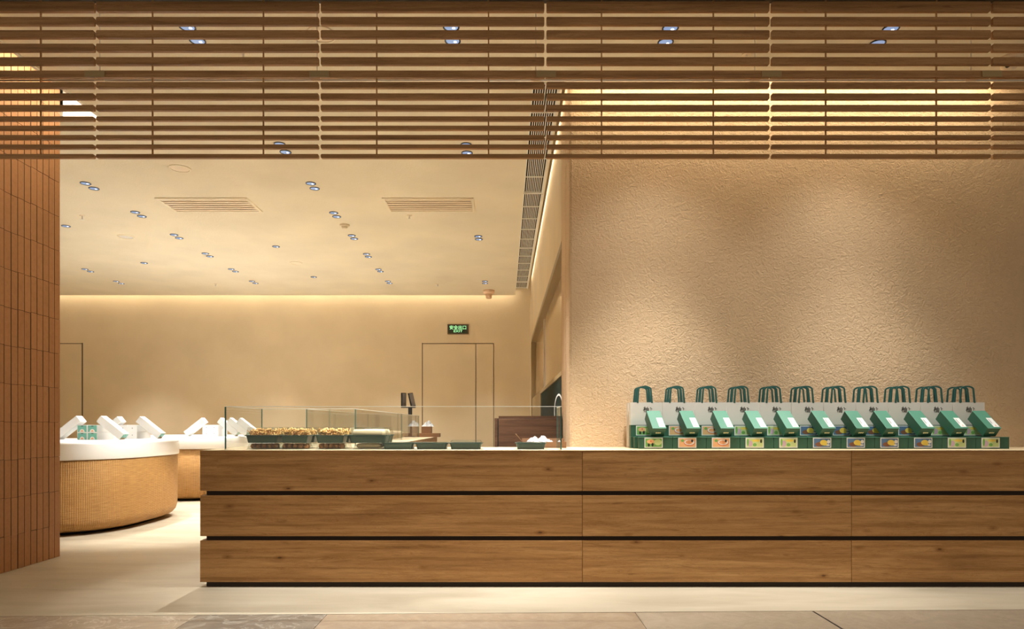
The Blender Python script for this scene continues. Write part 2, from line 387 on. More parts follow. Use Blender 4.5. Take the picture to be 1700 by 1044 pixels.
es = thing('exit_sign', (PX(760.5, Yb), 14.1, PZ(555, Yb)), 'small dark green illuminated exit sign above the concealed door', 'sign')
wS, hS = 35/81.56, 16.5/81.56
B(MB().box(-wS/2, wS/2, -.035, 0, 0, hS, M_signf), 'frame', es, bevel=.004)
B(MB().box(-wS/2+.02, wS/2-.02, -.039, -.035, .018, hS-.018, M_signd), 'face', es)
for body, sz, zc in (('安全出口', .088, .128), ('EXIT', .062, .058)):
    o = bpy.data.objects.new('lettering', text_mesh(body, sz, M_glow, .0015, .0004)); C.objects.link(o); o.parent = es; o.location = (0, -.041, zc)
    if body == 'EXIT': o.scale = (1.45, 1, 1)

# ------------------------------------------------------------------ side glazing (shop-front of the kitchen)
wn = structure('window_1', MB().box(.51, .66, 6.24, 13.42, 2.70, 2.77, M_olive).box(.51, .66, 13.33, 13.42, 1.0, 2.70, M_olive).box(.53, .64, 6.24, 13.33, 1.58, 1.62, M_olive))
ys = [6.24, 10.4, 13.33]
for a, b in zip(ys, ys[1:]):
    MB().box(.60, .612, a+.006, b-.006, 1.62, 2.70, M_reflg).build('window_pane', wn)
MB().box(.585, .60, 10.385, 10.415, 1.62, 2.70, M_steel).build('window_mullion', wn)
structure('wall_kitchen', MB().box(.53, .72, 10.3, 13.42, 0, 1.58, M_olive))
pn = thing('kitchen_sign_panel', (.55, 8.2, .9), 'black-green panel with white ring emblem under the side window', 'panel')
B(MB().box(-.01, .05, -1.95, 2.095, -.9, .675, M_kit), 'board', pn)
q = MB(); R = 40; vs = []; fs = []
for k in range(R):
    a = 2*math.pi*k/R
    for r in (.145, .165): vs.append((-.014, -1.25 + r*3.4*math.cos(a), .36 + r*math.sin(a)))
for k in range(R): fs.append((2*k, 2*k+1, (2*k+3) % (2*R), (2*k+2) % (2*R)))
q.add(vs, fs, M_paper); B(q, 'ring_emblem', pn)

# ------------------------------------------------------------------ ceiling fittings
dl = thing('recessed_downlight', (0, 0, CEIL), 'x', 'ceiling light', 'recessed downlights in the shop ceiling')
q = MB()
prof = [(.054, .002), (.055, -.006), (.048, -.008), (.044, -.002), (.044, .0)]
n = 28; vs = []; fs = []
for r, h in prof:
    for k in range(n): vs.append((r*math.cos(2*math.pi*k/n), r*math.sin(2*math.pi*k/n), h))
for i in range(len(prof)-1):
    for k in range(n): fs.append((i*n+k, i*n+(k+1)%n, (i+1)*n+(k+1)%n, (i+1)*n+k))
q.add(vs, fs, M_black); B(q, 'bezel', dl)
B(MB().lathe([(.044, -.0045), (.044, -.001)], M_lens), 'reflector', dl)
B(MB().lathe([(.011, -.0058), (.010, -.0045)], M_hot, c=(.016, .010, 0), n=14), 'lamp_glow', dl)
def zone(px, py):
    row = 'front' if py < 100 else 'behind the wooden screen' if py < 262 else 'open ceiling'
    return row
lab = {}
names_dl = ['upper left','lower left','left','right']
for i, ((px, py), (x, y)) in enumerate(zip(DOWN, DP)):
    if i < 12: l = '%s round recessed downlight of the long left diagonal row, counted from the front' % ORD[i]
    elif i == 12: l = 'recessed downlight half hidden by the edge of the tiled wall'
    elif i == 13: l = 'single recessed downlight in the far left of the ceiling'
    elif i in (14, 15): l = '%s recessed downlight of the far left pair above the left island' % ('left', 'right')[i-14]
    elif i in (16, 17): l = '%s recessed downlight of the leftmost pair nearest the back wall' % ('left', 'right')[i-16]
    elif i == 18: l = 'single recessed downlight between the two long rows, nearer the vents'
    elif i == 19: l = 'single recessed downlight between the two long rows, near the back wall'
    elif i < 32: l = '%s round recessed downlight of the long middle diagonal row, counted from the front' % ORD[i-20]
    elif i in (32, 33): l = '%s recessed downlight of the pair right of the vent by the ceiling grille' % ('front', 'rear')[i-32]
    elif i in (34, 35): l = '%s recessed downlight of the pair in the far right corner by the grille end' % ('front', 'rear')[i-34]
    elif i in (36, 37): l = '%s bright recessed downlight of the pair at the screen bottom, left of centre' % ('upper', 'lower')[i-36]
    elif i in (38, 39): l = '%s recessed downlight of the pair at the screen bottom, beside the ceiling grille' % ('upper', 'lower')[i-38]
    else: l = '%s downlight of the %s pair at the top behind the screen' % (('upper', 'lower')[i % 2], ORD[(i-40)//2] + ' from left')
    if i == 0: dl.location = (x, y, CEIL); dl['label'] = l
    else: dup(dl, (x, y, CEIL), l)
def sprinkler(px, py, label):
    x, y = on_ceiling(px, py)
    t = thing('fire_sprinkler', (x, y, CEIL), label, 'sprinkler', 'fire sprinklers on the ceiling')
    B(MB().lathe([(.032, 0), (.030, -.006), (.01, -.008)], M_cream, n=16), 'rosette', t)
    B(MB().lathe([(.008, -.006), (.008, -.03), (.004, -.045)], M_steel, n=8), 'stem', t)
    B(MB().lathe([(.022, -.048), (.022, -.045), (.004, -.045)], M_steel, n=12), 'deflector', t)
for px, py, l in [(136.7, 358, 'small fire sprinkler at the left of the ceiling near the tiled wall'),
                  (358, 471, 'small fire sprinkler near the back wall left of the middle row'),
                  (679.7, 357.5, 'small fire sprinkler just behind the right ceiling vent'),
                  (726.7, 471, 'small fire sprinkler near the back wall above the door'),
                  (404.5, 88, 'small fire sprinkler behind the screen above the left vent'),
                  (1239, 90, 'small fire sprinkler behind the screen right of centre')]: sprinkler(px, py, l)
def disc(px, py, d, label, name='ceiling_speaker', cat='speaker', mt=M_cream):
    x, y = on_ceiling(px, py); r = d/2
    t = thing(name, (x, y, CEIL), label, cat)
    B(MB().lathe([(r, 0), (r, -.006), (r*.86, -.010), (r*.84, -.004), (.01, -.004)], M_trim, n=32), 'rim', t)
    B(MB().lathe([(r*.8, -.004), (r*.8, -.0065), (.01, -.007)], mt, n=32), 'cover', t)
disc(298.8, 279.4, .21, 'round cream ceiling speaker cover below the screen at left')
disc(208.9, 392.7, .22, 'faint flat round cover left of the left vent', mt=M_white)
disc(491.5, 436.4, .20, 'faint round cover between the two long downlight rows')
disc(534, 57, .20, 'round pale cover behind the screen left of centre')
def detector(px, py, r, h, label, mt):
    x, y = on_ceiling(px, py)
    t = thing('smoke_detector', (x, y, CEIL), label, 'smoke detector')
    B(MB().lathe([(r, 0), (r*.95, -h*.35), (r*.62, -h*.45)], mt, n=24), 'base', t, smooth=True)
    B(MB().lathe([(r*.6, -h*.42), (r*.5, -h*.95), (r*.35, -h)], mt, n=24), 'sensor', t, smooth=True)
detector(572, 373, .065, .055, 'small cream smoke detector beside the middle downlight row', M_cream)
detector(811.6, 482, .11, .16, 'peach coloured detector hanging near the far right ceiling corner', M_pink)
def vent(x0, x1, y0, y1, label):
    t = thing('ceiling_vent', ((x0+x1)/2, (y0+y1)/2, CEIL), label, 'air vent', 'rectangular linear ceiling vents')
    a, b = (x1-x0)/2, (y1-y0)/2; f = .03
    B(MB().box(-a, a, -b, -b+f, -.012, .0, M_trim).box(-a, a, b-f, b, -.012, .0, M_trim).box(-a, -a+f, -b+f, b-f, -.012, .0, M_trim).box(a-f, a, -b+f, b-f, -.012, .0, M_trim), 'frame', t)
    B(MB().box(-a+f, a-f, -b+f, b-f, -.002, 0, M_cream), 'backing', t)
    nn = 6; p = (2*b-2*f)/nn
    for k in range(nn):
        y = -b+f+p*(k+.5); M = Matrix.Translation((0, y, -.007)) @ Matrix.Rotation(.10, 4, 'X')
        B(MB().box(-a+f, a-f, -p*.36, p*.36, -.002, .002, M_cream, M), 'slat', t)
vent(-1.41, -.36, 7.93, 8.44, 'cream linear air vent in the ceiling nearer the right grille')
vent(-4.01, -2.95, 7.93, 8.44, 'cream linear air vent in the ceiling on the left side')
# linear black and white grille
bounds = [5.27, 7.78, 10.2, 12.63, 13.17]
for k, (a, b) in enumerate(zip(bounds, bounds[1:])):
    t = thing('ceiling_grille', ((G0+G1)/2, a, CEIL), 'x', 'air grille', 'white barred ceiling grille along the side wall')
    t['label'] = ['white barred black ceiling grille section nearest the front, behind the screen', 'second white barred ceiling grille section from the front, just below the screen',
                  'third white barred ceiling grille section from the front', 'short last white barred grille section at the back wall end'][k]
    hw = (G1-G0)/2; ln = b-a-.01
    B(MB().box(-hw, hw, 0, ln, .012, .016, M_void), 'backing', t)
    B(MB().box(-hw, hw, 0, .012, -.006, .012, M_bar).box(-hw, hw, ln-.012, ln, -.006, .012, M_bar).box(-hw, -hw+.008, .012, ln-.012, -.006, .012, M_bar).box(hw-.022, hw, .012, ln-.012, -.012, .012, M_bar), 'frame', t)
    nb = 9
    for j in range(1, nb+1):
        x = -hw+.008 + (2*hw-.030)*j/(nb+1)
        B(MB().box(x-.0038, x+.0038, .012, ln-.012, -.001, .004, M_bar), 'bar', t)
    nc = max(1, round(ln/.484))
    for j in range(1, nc):
        y = ln*j/nc; B(MB().box(-hw+.008, hw-.022, y-.006, y+.006, -.003, .004, M_bar), 'cross_bar', t)
structure('trim_6', MB().box(G1, G1+.012, 5.23, 13.2, CEIL-.02, CEIL+.06, M_trim).box(G0-.004, G1+.01, 13.17, 13.19, CEIL-.004, CEIL+.08, M_trim))
# turret camera behind the screen at right
x, y = on_ceiling(1676, 96)
t = thing('security_camera', (x, y, CEIL), 'beige turret security camera behind the screen at far right', 'camera')
B(MB().lathe([(.075, 0), (.075, -.012), (.055, -.02)], M_cream, n=24), 'mount', t, smooth=True)
B(MB().lathe([(.01, -.095), (.035, -.088), (.055, -.06), (.055, -.02)], M_cream, n=24), 'housing', t, smooth=True)
B(MB().lathe([(.018, -.066), (.018, -.05)], M_black, c=(-.03, 0, -.06), n=16, axis='y').lathe([(.014, -.066), (.014, -.05)], M_black, c=(-.055, 0, -.085), n=16, axis='y'), 'lens', t)

# ------------------------------------------------------------------ wooden slatted screen
YS = 4.1; D = .022
rows = [(2.5,18.7),(28,41),(50,62.6),(72.4,84.8),(94.8,107),(117,128.2),(136,145.5),(154.8,164.6),(174,183),(193,199.8),(208.5,215.2),(224,230.8),(239.6,246.2),(255.5,262)]
jx = [-216, 157.5, 530.5, 905.5, 1279.5, 1647, 2020]
sc = thing('slatted_screen', (0, YS, PZ(262, YS)), 'wide hanging screen of dark oak slats over the shop front', 'screen', world=True)
for r, (ya, ybt) in enumerate(rows):
    z1, z0 = PZ(ya, YS), PZ(ybt, YS)
    for k in range(6):
        g = 1.8 if r != 5 else .3
        q = MB().box(PX(jx[k]+g, YS), PX(jx[k+1]-g, YS), YS, YS+D, z0, z1, M_slat, ch=.005)
        # grain runs along x; keep each slat's mesh in its own place
        B(q, 'slat', sc)
for px in (66, 252, 436.5, 625, 811, 999, 1185, 1372, 1556):
    B(MB().box(PX(px-1.1, YS), PX(px+1.1, YS), YS+.006, YS+.014, PZ(262, YS), 3.64, M_slat), 'batten', sc)
for px in (158, 530.5, 906.5, 1280.5, 1646):
    B(MB().box(PX(px-16.5, YS), PX(px+16.5, YS), YS-.008, YS, PZ(128.5, YS), PZ(118, YS), M_plate), 'joint_plate', sc)
YR = 4.24
rl = thing('hanging_rail', (0, YR, PZ(133.3, YR)), 'thin horizontal steel rail hung behind the slatted screen', 'rail', world=True)
B(MB().tube((-4.4, YR, PZ(133.3, YR)), (5.2, YR, PZ(133.3, YR)), .006, M_steel, 10), 'rail_rod', rl, smooth=True)
for px in (166, 526.5, 889.5, 1253, 1612):
    B(MB().tube((PX(px, YR), YR, PZ(133, YR)), (PX(px, YR), YR, CEIL), .003, M_steel, 6), 'hanger_rod', rl)
    B(MB().box(PX(px-8, YR), PX(px+8, YR), YR-.01, YR+.01, PZ(135.5, YR), PZ(131.5, YR), M_cream), 'clamp', rl)

# ------------------------------------------------------------------ service counter
YC = 4.75; TZ = .94
XL = -2.09
ct = thing('service_counter', (0, 5.1, 0), 'long L-shaped oak plank counter with three horizontal bands and pale top', 'counter', world=True)
segx = [XL, PX(967, YC), PX(1414, YC), PX(1861, YC), 5.2]
for z0, z1 in ((.661, .937), (.351, .630), (.036, .320)):
    for k in range(4):
        dy = random.uniform(0, .002)
        B(MB().box(segx[k]+(.0 if k == 0 else .0015), segx[k+1]-.0015, YC+dy, YC+.03, z0, z1, M_oak), 'plank', ct, bevel=.0015)
B(MB().box(XL+.033, 5.2, YC+.03, 5.44, .02, .93, M_dark), 'carcass', ct)
B(MB().box(XL+.033, 5.2, YC+.028, YC+.06, 0, .02, M_dark), 'plinth', ct)
B(MB().box(XL, -1.0, YC+.0305, 10.28, .937, TZ, M_top).box(-1.0, .505, YC+.0305, 5.45, .937, TZ, M_top).box(.505, 5.2, YC+.0305, 5.478, .937, TZ, M_top).box(XL, 5.2, YC, YC+.03, .937, TZ, M_top), 'countertop', ct)
for z0, z1 in ((.661, .937), (.351, .630), (.036, .320)):
    B(MB().box(XL, XL+.03, YC+.032, 10.25, z0, z1, M_oak), 'side_plank', ct)
    B(MB().box(-1.03, -1.0, 5.46, 10.25, z0, z1, M_oak), 'side_plank', ct)
B(MB().box(XL+.033, -1.035, 5.445, 10.2, .0, .93, M_dark), 'carcass', ct)

# ------------------------------------------------------------------ glass display case
def pane(parent, x0, x1, y0, y1, z0, z1, name='glass_pane'):
    q = MB(); thinx = (x1-x0) < (y1-y0)
    q.box(x0, x1, y0, y1, z0, z1, M_glass)
    ix, it = q.m(M_edge), q.m(M_edgel)
    q.mi[0] = it; q.mi[1] = it
    if thinx: q.mi[2] = ix; q.mi[4] = ix
    else: q.mi[3] = ix; q.mi[5] = ix
    q.box(x0-.0003, x1+.0003, y0-.0003, y1+.0003, z1-.0035, z1+.0005, M_edgel)  # cap paints the bright refracted line along the top edge
    return B(q, name, parent)
YF = 4.84; G = .008; ZG = PZ(674.3, YF)
gc = thing('glass_display_case', (-.8, 5.2, TZ), 'long clear frameless glass case on the counter front around the pastry trays', 'display case', world=True)
xl, xr = PX(373, YF), PX(932.5, YF)
pane(gc, xl, xr, YF, YF+G, TZ, ZG)
pane(gc, xl, xl+G, YF+G, 5.57, TZ, ZG); pane(gc, xr-G, xr, YF+G, 5.20, TZ, ZG)
pane(gc, xl+G, PX(547, 5.57), 5.56, 5.568, TZ, ZG)
pane(gc, PX(547, 5.57)+.006, PX(590, 5.57), 5.56, 5.568, TZ, ZG)
g2 = thing('glass_display_case', (-1.3, 8, TZ), 'glass case running back along the return counter behind the trays', 'display case', world=True)
pane(g2, -1.208, -1.20, 5.58, 8.08, TZ, ZG); pane(g2, -1.208, -1.20, 8.09, 9.7, TZ, ZG)
pane(g2, -1.60, -1.592, 5.58, 8.08, TZ, ZG); pane(g2, -1.60, -1.592, 8.09, 9.7, TZ, ZG)
pane(g2, -1.592, -1.208, 9.69, 9.698, TZ, ZG); pane(g2, -1.592, -1.208, 8.08, 8.088, TZ, ZG)

# trays ---------------------------------------------------------------
def tray_proto(w_=.225, d_=.165, h_=.055):
    t = thing('food_tray', (0, 0, 0), 'x', 'tray')
    a, b = w_/2, d_/2; ib = .014
    def ring(xa, yb2, z, r):
        pts = []
        for sx, sy, a0 in ((1, 1, 0), (-1, 1, 90), (-1, -1, 180), (1, -1, 270)):
            for j in range(4):
                an = math.radians(a0 + 30*j); pts.append((sx*(xa-r)+r*math.cos(an), sy*(yb2-r)+r*math.sin(an), z))
        return pts
    rs = [ring(a-ib, b-ib, 0, .015), ring(a-.003, b-.003, h_-.006, .02), ring(a+.004, b+.004, h_-.005, .022), ring(a+.004, b+.004, h_, .022), ring(a-.006, b-.006, h_, .018), ring(a-ib-.003, b-ib-.003, .004, .012)]
    vs = [p for r in rs for p in r]; fs = []
    for i in range(len(rs)-1):
        for k in range(16): fs.append((i*16+k, i*16+(k+1)%16, (i+1)*16+(k+1)%16, (i+1)*16+k))
    fs.append(tuple(range(15, -1, -1))); fs.append(tuple(range(80, 96)))
    q = MB(); q.add(vs, fs, M_tray); B(q, 'tray_body', t)
    return t
def lid(t, w_, d_, h_, z, shine=M_clear):
    a, b = w_/2, d_/2
    def ring(xa, yb2, z): return [(xa, yb2, z), (-xa, yb2, z), (-xa, -yb2, z), (xa, -yb2, z)]
    rs = [ring(a+.003, b+.003, z), ring(a-.006, b-.006, z+.003), ring(a-.016, b-.016, z+h_)]
    vs = [p for r in rs for p in r]; fs = [(i*4+k, i*4+(k+1)%4, (i+1)*4+(k+1)%4, (i+1)*4+k) for i in range(2) for k in range(4)] + [(8, 9, 10, 11)]
    q = MB(); q.add(vs, fs, shine); B(q, 'lid', t)
# lower clear trays with round biscuits
Y1 = 4.98; s1 = F/Y1
lows = [(411, 461), (464, 512), (525, 571), (587, 637)]
ck = None
for k, (a, b) in enumerate(lows):
    xc_ = PX((a+b)/2, Y1+.0); w_ = (b-a)/s1
    t = thing('biscuit_pack', (xc_, Y1+.06, TZ), ['leftmost','second','third','rightmost'][k] + ' clear plastic pack in the lower layer, under the green trays' , 'food pack', 'clear packs under the green trays')
    B(MB().box(-w_/2, w_/2, -.07, .07, 0, .003, M_clear), 'base', t)
    lid(t, w_+.01, .15, .044, .001)
    if k < 3:
        for r_ in range(2):
            for j in range(5):
                x = xc_ + (j-2)*w_/5.5; yy = Y1+.03+.055*r_
                if ck is None:
                    ck = MB(); prof = [(.004, 0), (.014, .003), (.0190, .013), (.0190, .022), (.013, .033), (.002, .037)]
                    cm = ck.lathe(prof, M_cookie, n=12).mesh('round_biscuit', smooth=True)
                o = bpy.data.objects.new('round_biscuit', cm); C.objects.link(o); o.location = (x, yy, TZ+.0035); o.rotation_euler = (0, 0, j*1.3)
                tag(o, '%s row round brown biscuit, %s from left in the %s clear pack' % (('front', 'rear')[r_], ORD[j], ORD[k]), 'biscuit', 'round brown biscuits in clear packs')
    else:
        for j in range(3):
            o = MB().lathe([(.008, -w_*.42), (.017, -w_*.36), (.019, 0), (.017, w_*.36), (.008, w_*.42)], M_bread, c=(0, 0, 0), n=10, axis='x').build('pastry_roll', smooth=True)
            o.location = (xc_, Y1+.02+.04*j, TZ+.024)
            tag(o, ['front', 'middle', 'rear'][j] + ' pale pastry roll in the rightmost clear pack', 'pastry')
# upper green trays
ups = [(406, 461), (464, 511), (522, 571), (577, 642)]
def stick_mesh(w_, d_):
    q = MB()
    for _ in range(170):
        x = random.uniform(-w_/2+.02, w_/2-.02); y = random.uniform(-d_/2+.02, d_/2-.02); z = random.uniform(.045, .094)
        a = random.uniform(0, math.pi); e = random.uniform(-.2, 1.2); l_ = random.uniform(.024, .04)
        dv = Vector((math.cos(a)*math.cos(e), math.sin(a)*math.cos(e)*.6, math.sin(e)))*l_/2
        p = Vector((x, y, z)); q.tube(p-dv, p+dv, random.uniform(.0035, .006), M_stick, 5)
    return q
for row, (yy, sh) in enumerate(((5.0, 0), (5.19, .0))):
    for k, (a, b) in enumerate(ups):
        xa, xb2 = PX(a, 4.93), PX(b, 4.93); w_ = xb2-xa; xc_ = (xa+xb2)/2; z = TZ+.046 if row == 0 else TZ+.046
        pr = tray_proto(w_ - .004, .165)
        pr.location = (xc_, yy+.01, z)
        tag(pr, '%s dark green food tray from left in the %s row of the upper layer' % (ORD[k], ('front', 'rear')[row]), 'tray', 'green food trays stacked on clear packs')
        if row == 1: # a plain clear pack carries the rear tray
            u = thing('biscuit_pack', (xc_, yy+.01, TZ), 'x', 'food pack', 'clear packs under the rear trays')
            u['label'] = 'clear empty plastic pack under the %s rear green tray' % ORD[k]
            B(MB().box(-w_/2+.02, w_/2-.02, -.07, .07, 0, .003, M_clear), 'base', u); lid(u, w_-.02, .15, .043, .001)
        if k < 3:
            o = stick_mesh(w_, .165).build('pastry_sticks', smooth=True); o.location = (xc_, yy+.01, z)
            tag(o, 'heap of golden fried pastry sticks in the %s %s green tray' % (ORD[k], ('front', 'rear')[row]), 'pastry', 'golden pastry sticks in the green trays', 'stuff')
        else:
            for j in range(3):
                o = MB().lathe([(.014, -w_*.40), (.029, -w_*.36), (.032, 0), (.029, w_*.36), (.014, w_*.40)], M_bread, n=12, axis='x').build('pastry_loaf', smooth=True)
                o.location = (xc_, yy+.01-.045+.045*j, z+.066); o.scale = (1, .8, 1)
                tag(o, '%s pale soft loaf in the wide %s tray' % (('front', 'middle', 'rear')[j], ('front', 'rear')[row]), 'bread', 'pale loaves in the wide green trays')
        lid(pr, w_-.004, .165, .055, .056)
# single-layer trays further right
for k, (a, b, dome) in enumerate([(634, 687, .004), (688.5, 743, .004), (745.5, 800.5, .018), (856, 907, .006)]):
    xa, xb2 = PX(a, 4.93), PX(b, 4.93); w_ = xb2-xa
    t = tray_proto(w_-.002, .165, .046); t.location = ((xa+xb2)/2, 5.01, TZ)
    tag(t, ['low green tray right beside the stacked trays', 'low green tray between two others, second of the low ones', 'low green tray with a shiny domed lid', 'lone green tray near the right end of the glass case'][k], 'tray', 'green trays standing directly on the counter')
    lid(t, w_-.002, .165, dome, .047)
    o = MB().box(-w_/2+.02, w_/2-.02, -.06, .06, .006, .038, M_bread).build('pastry_slab'); o.location = ((xa+xb2)/2, 5.01, TZ)
    tag(o, 'pale pastry filling the %s low green tray from left' % ORD[k], 'pastry', 'pale pastries in the low trays')
# bread on the return counter
for j in range(6):
    o = MB().lathe([(.02, -.14), (.045, -.11), (.052, 0), (.045, .11), (.02, .14)], M_bread, n=12, axis='x').build('bread_loaf', smooth=True)
    o.location = (-1.40, 6.6 + .42*j, TZ+.05)
    tag(o, '%s long pale bread loaf from the front in the return case' % ORD[j], 'bread', 'pale loaves in the return case')
# open carton with plastic film behind the right end of the case
t = thing('open_carton', (.30, 5.33, TZ), 'flat open brown cardboard carton at the right end behind the case', 'carton')
a = .165
B(MB().box(-a, a, -.10, .10, 0, .004, M_carton).box(-a, a, -.10, -.096, 0, .046, M_carton).box(-a, a, .096, .10, 0, .07, M_carton).box(-a, -a+.004, -.096, .096, 0, .046, M_carton).box(a-.004, a, -.096, .096, 0, .046, M_carton), 'carton_body', t)
B(MB().box(-.002, .002, -.09, .09, 0, .075, M_carton, Matrix.Translation((-a, 0, .046)) @ Matrix.Rotation(-.7, 4, 'Y')), 'flap', t)
def crumple(sx, sy, sz, seed):
    rnd = random.Random(seed); q = MB(); nx, ny = 16, 9; vs = []
    for j in range(ny):
        for i in range(nx):
            u, v_ = i/(nx-1)*2-1, j/(ny-1)*2-1
            vs.append((u*sx, v_*sy, max(0.001, (1-u*u)*(1-v_*v_)*sz*rnd.uniform(.35, 1.3))))
    fs = [(j*nx+i, j*nx+i+1, (j+1)*nx+i+1, (j+1)*nx+i) for j in range(ny-1) for i in range(nx-1)]
    q.add(vs, fs, M_film); return q
o = crumple(.12, .07, .055, 3).build('plastic_film'); o.location = (.27, 5.32, TZ+.03); tag(o, 'crumpled clear plastic film in the open carton', 'plastic film')
# carton and bag at the far end of the return counter
t = thing('small_carton', (-.98-.11, 9.95, TZ), 'small brown carton at the far end of the return counter', 'carton')
B(MB().box(-.16, .16, -.1, .1, 0, .055, M_carton), 'lower_box', t, bevel=.003)
B(MB().box(-.10, .04, -.07, .07, .055, .15, M_carton), 'upper_box', t, bevel=.003)
o = crumple(.09, .06, .07, 5).build('plastic_film'); o.location = (-1.10, 9.95, TZ+.151); tag(o, 'crumpled clear plastic bag on the small carton', 'plastic film')
# point of sale screens
Yp = 9.95; t = thing('register_display', (PX(682, Yp), Yp, TZ), 'black two-screen cash register display on a post behind the case', 'cash register', world=True)
zc = PZ(677, Yp); xp = PX(681, Yp)
B(MB().box(xp-.075, xp+.075, Yp-.08, Yp+.08, TZ, TZ+.012, M_black), 'base', t, bevel=.003)
B(MB().box(xp-.028, xp+.028, Yp-.012, Yp+.012, TZ+.012, zc, M_black), 'post', t)
B(MB().box(PX(666, Yp), PX(690, Yp), Yp-.02, Yp+.02, zc, zc+.014, M_black), 'bracket', t)
def scr(px, ang, wdt):
    M = Matrix.Translation((PX(px, Yp), Yp, PZ(663.5, Yp))) @ Matrix.Rotation(ang, 4, 'Y') @ Matrix.Rotation(math.radians(62), 4, 'Z')
    q = MB().box(-wdt, wdt, -.010, .010, -.098, .098, M_black, M); q.box(-wdt+.006, wdt-.006, -.012, -.010, -.09, .09, M_grey, M); B(q, 'screen', t)
scr(670, 0, .05); scr(683.5, -.22, .05)
# walnut cabinet behind the case
Yk = 6.12; t = thing('walnut_cabinet', (.2, Yk, 0), 'dark walnut cabinet standing behind the right end of the glass case', 'cabinet', world=True)
x0, x1, zt2 = PX(821, Yk), .505, PZ(690.5, Yk)
B(MB().box(x0, x1, Yk, Yk+.5, .06, zt2-.02, M_cabw), 'carcass', t); B(MB().box(x0+.02, x1, Yk+.03, Yk+.48, 0, .06, M_black), 'plinth', t)
B(MB().box(x0+.036, x1, Yk-.012, Yk+.5, zt2-.02, zt2, M_cabw), 'top', t)
B(MB().box(x0+.036, x1, Yk-.02, Yk-.002, .08, zt2-.024, M_cabw), 'door', t, bevel=.002)
B(MB().box(x0+.026, x0+.032, Yk-.012, Yk, .5, zt2-.03, M_black), 'hinge', t)

# ------------------------------------------------------------------ picture boxes, gift boxes, bags on the right counter
P = 55.7/227.7
def picture(kind):
    q = MB(); q.box(-.066, .066, -.0012, 0, 0, .073, M_paper)
    bg = {'A': M_leaf, 'B': M_tan, 'C': M_lime, 'D': M_blue}[kind]
    q.box(-.060, .060, -.0016, -.0012, .006, .067, bg)
    def ell(cx, cz, rx, rz, mt, y):
        q.add([(cx+rx*math.cos(2*math.pi*k/14), y, cz+rz*math.sin(2*math.pi*k/14)) for k in range(14)], [tuple(range(14))], mt)
    if kind == 'A':
        ell(-.02, .045, .03, .016, M_tan, -.0018); ell(.03, .04, .028, .022, M_lime, -.0019); ell(-.035, .02, .008, .012, M_ink, -.0021); ell(-.008, .022, .008, .013, M_ink, -.0021); ell(.01, .016, .012, .008, M_leaf, -.0022); ell(-.02, .048, .006, .006, M_red, -.0023)
    if kind == 'B':
        ell(.015, .038, .042, .024, M_red, -.0018); ell(.015, .040, .038, .020, M_paper, -.0019); ell(.012, .040, .026, .014, M_orange, -.0020); ell(.035, .05, .008, .010, M_ink, -.0021); ell(-.035, .052, .012, .010, M_leaf, -.0019)
    if kind == 'C':
        ell(-.035, .03, .02, .022, M_lilac, -.0018); ell(.0, .022, .014, .012, M_leaf, -.0019); ell(-.05, .04, .008, .026, M_leaf, -.0019); ell(.046, .048, .007, .014, M_ink, -.0020); ell(.01, .052, .03, .008, M_yel, -.00185)
    if kind == 'D':
        ell(-.02, .025, .03, .016, M_brown, -.0018); ell(.01, .038, .026, .020, M_yel, -.0019); ell(.046, .044, .012, .014, M_paper, -.0020); ell(.04, .020, .016, .006, M_paper, -.0020); ell(.02, .026, .018, .010, M_yel, -.0020)
    return q
BW = P - .003; BH = .0865; BD = .068
kinds = 'ABBCCDDDDCC'
desc = {'A': 'green-leaf and orange picture', 'B': 'orange bowl picture', 'C': 'lime-green and lilac picture', 'D': 'blue, yellow and brown picture'}
pm = {k: picture(k).mesh('picture_label') for k in 'ABCD'}
bm_ = MB().box(0, BW, 0, BD, 0, BH-.003, M_green).mesh('box_body')
lm_ = MB().box(-.0008, BW+.0008, -.0015, BD, BH-.02, BH, M_greenl).box(-.0010, BW+.001, -.0018, BD, 0+.0, BH-.0205, M_green).mesh('lid')
sleeve = MB().box(BW*.60, BW*.605, -.0023, -.0018, .002, BH-.003, M_gold).mesh('sleeve_edge')
def picbox(x, y, z, kind, label, group, pic=True):
    t = thing('picture_box', (x, y, z), label, 'box', group)
    for nm, me in (('box_body', bm_), ('lid', MBLID)):
        o = bpy.data.objects.new(nm, me); C.objects.link(o); o.parent = t
    if pic:
        o = bpy.data.objects.new('picture_label', pm[kind]); C.objects.link(o); o.parent = t; o.location = (.105, -.0018, .008)
    return t
MBLID = MB().box(-.0005, BW+.0005, -.0018, BD-.001, BH-.003, BH, M_greenl).mesh('lid')
for k in range(11):
    kd = kinds[k]
    picbox(.975+P*k, 5.03, TZ, kd, '%s box from left in the bottom front row, %s' % (ORD[k], desc[kd]), 'green picture boxes in the bottom row')
    for rr, (dx, yy) in enumerate(((-.02, 5.10), (-.035, 5.17))):
        picbox(.975+dx+P*k, yy, TZ, kd, ORD[k] + (' dark green box from left in the middle bottom row', ' dark green box from left in the rear bottom row')[rr], ('middle', 'rear')[rr] + ' bottom row of green boxes', False)
    o = picbox(.94+P*k, 5.17, TZ+BH+.0005, kd, '%s box from left in the upper row, %s' % (ORD[k], desc[kd]), 'green picture boxes in the upper row')
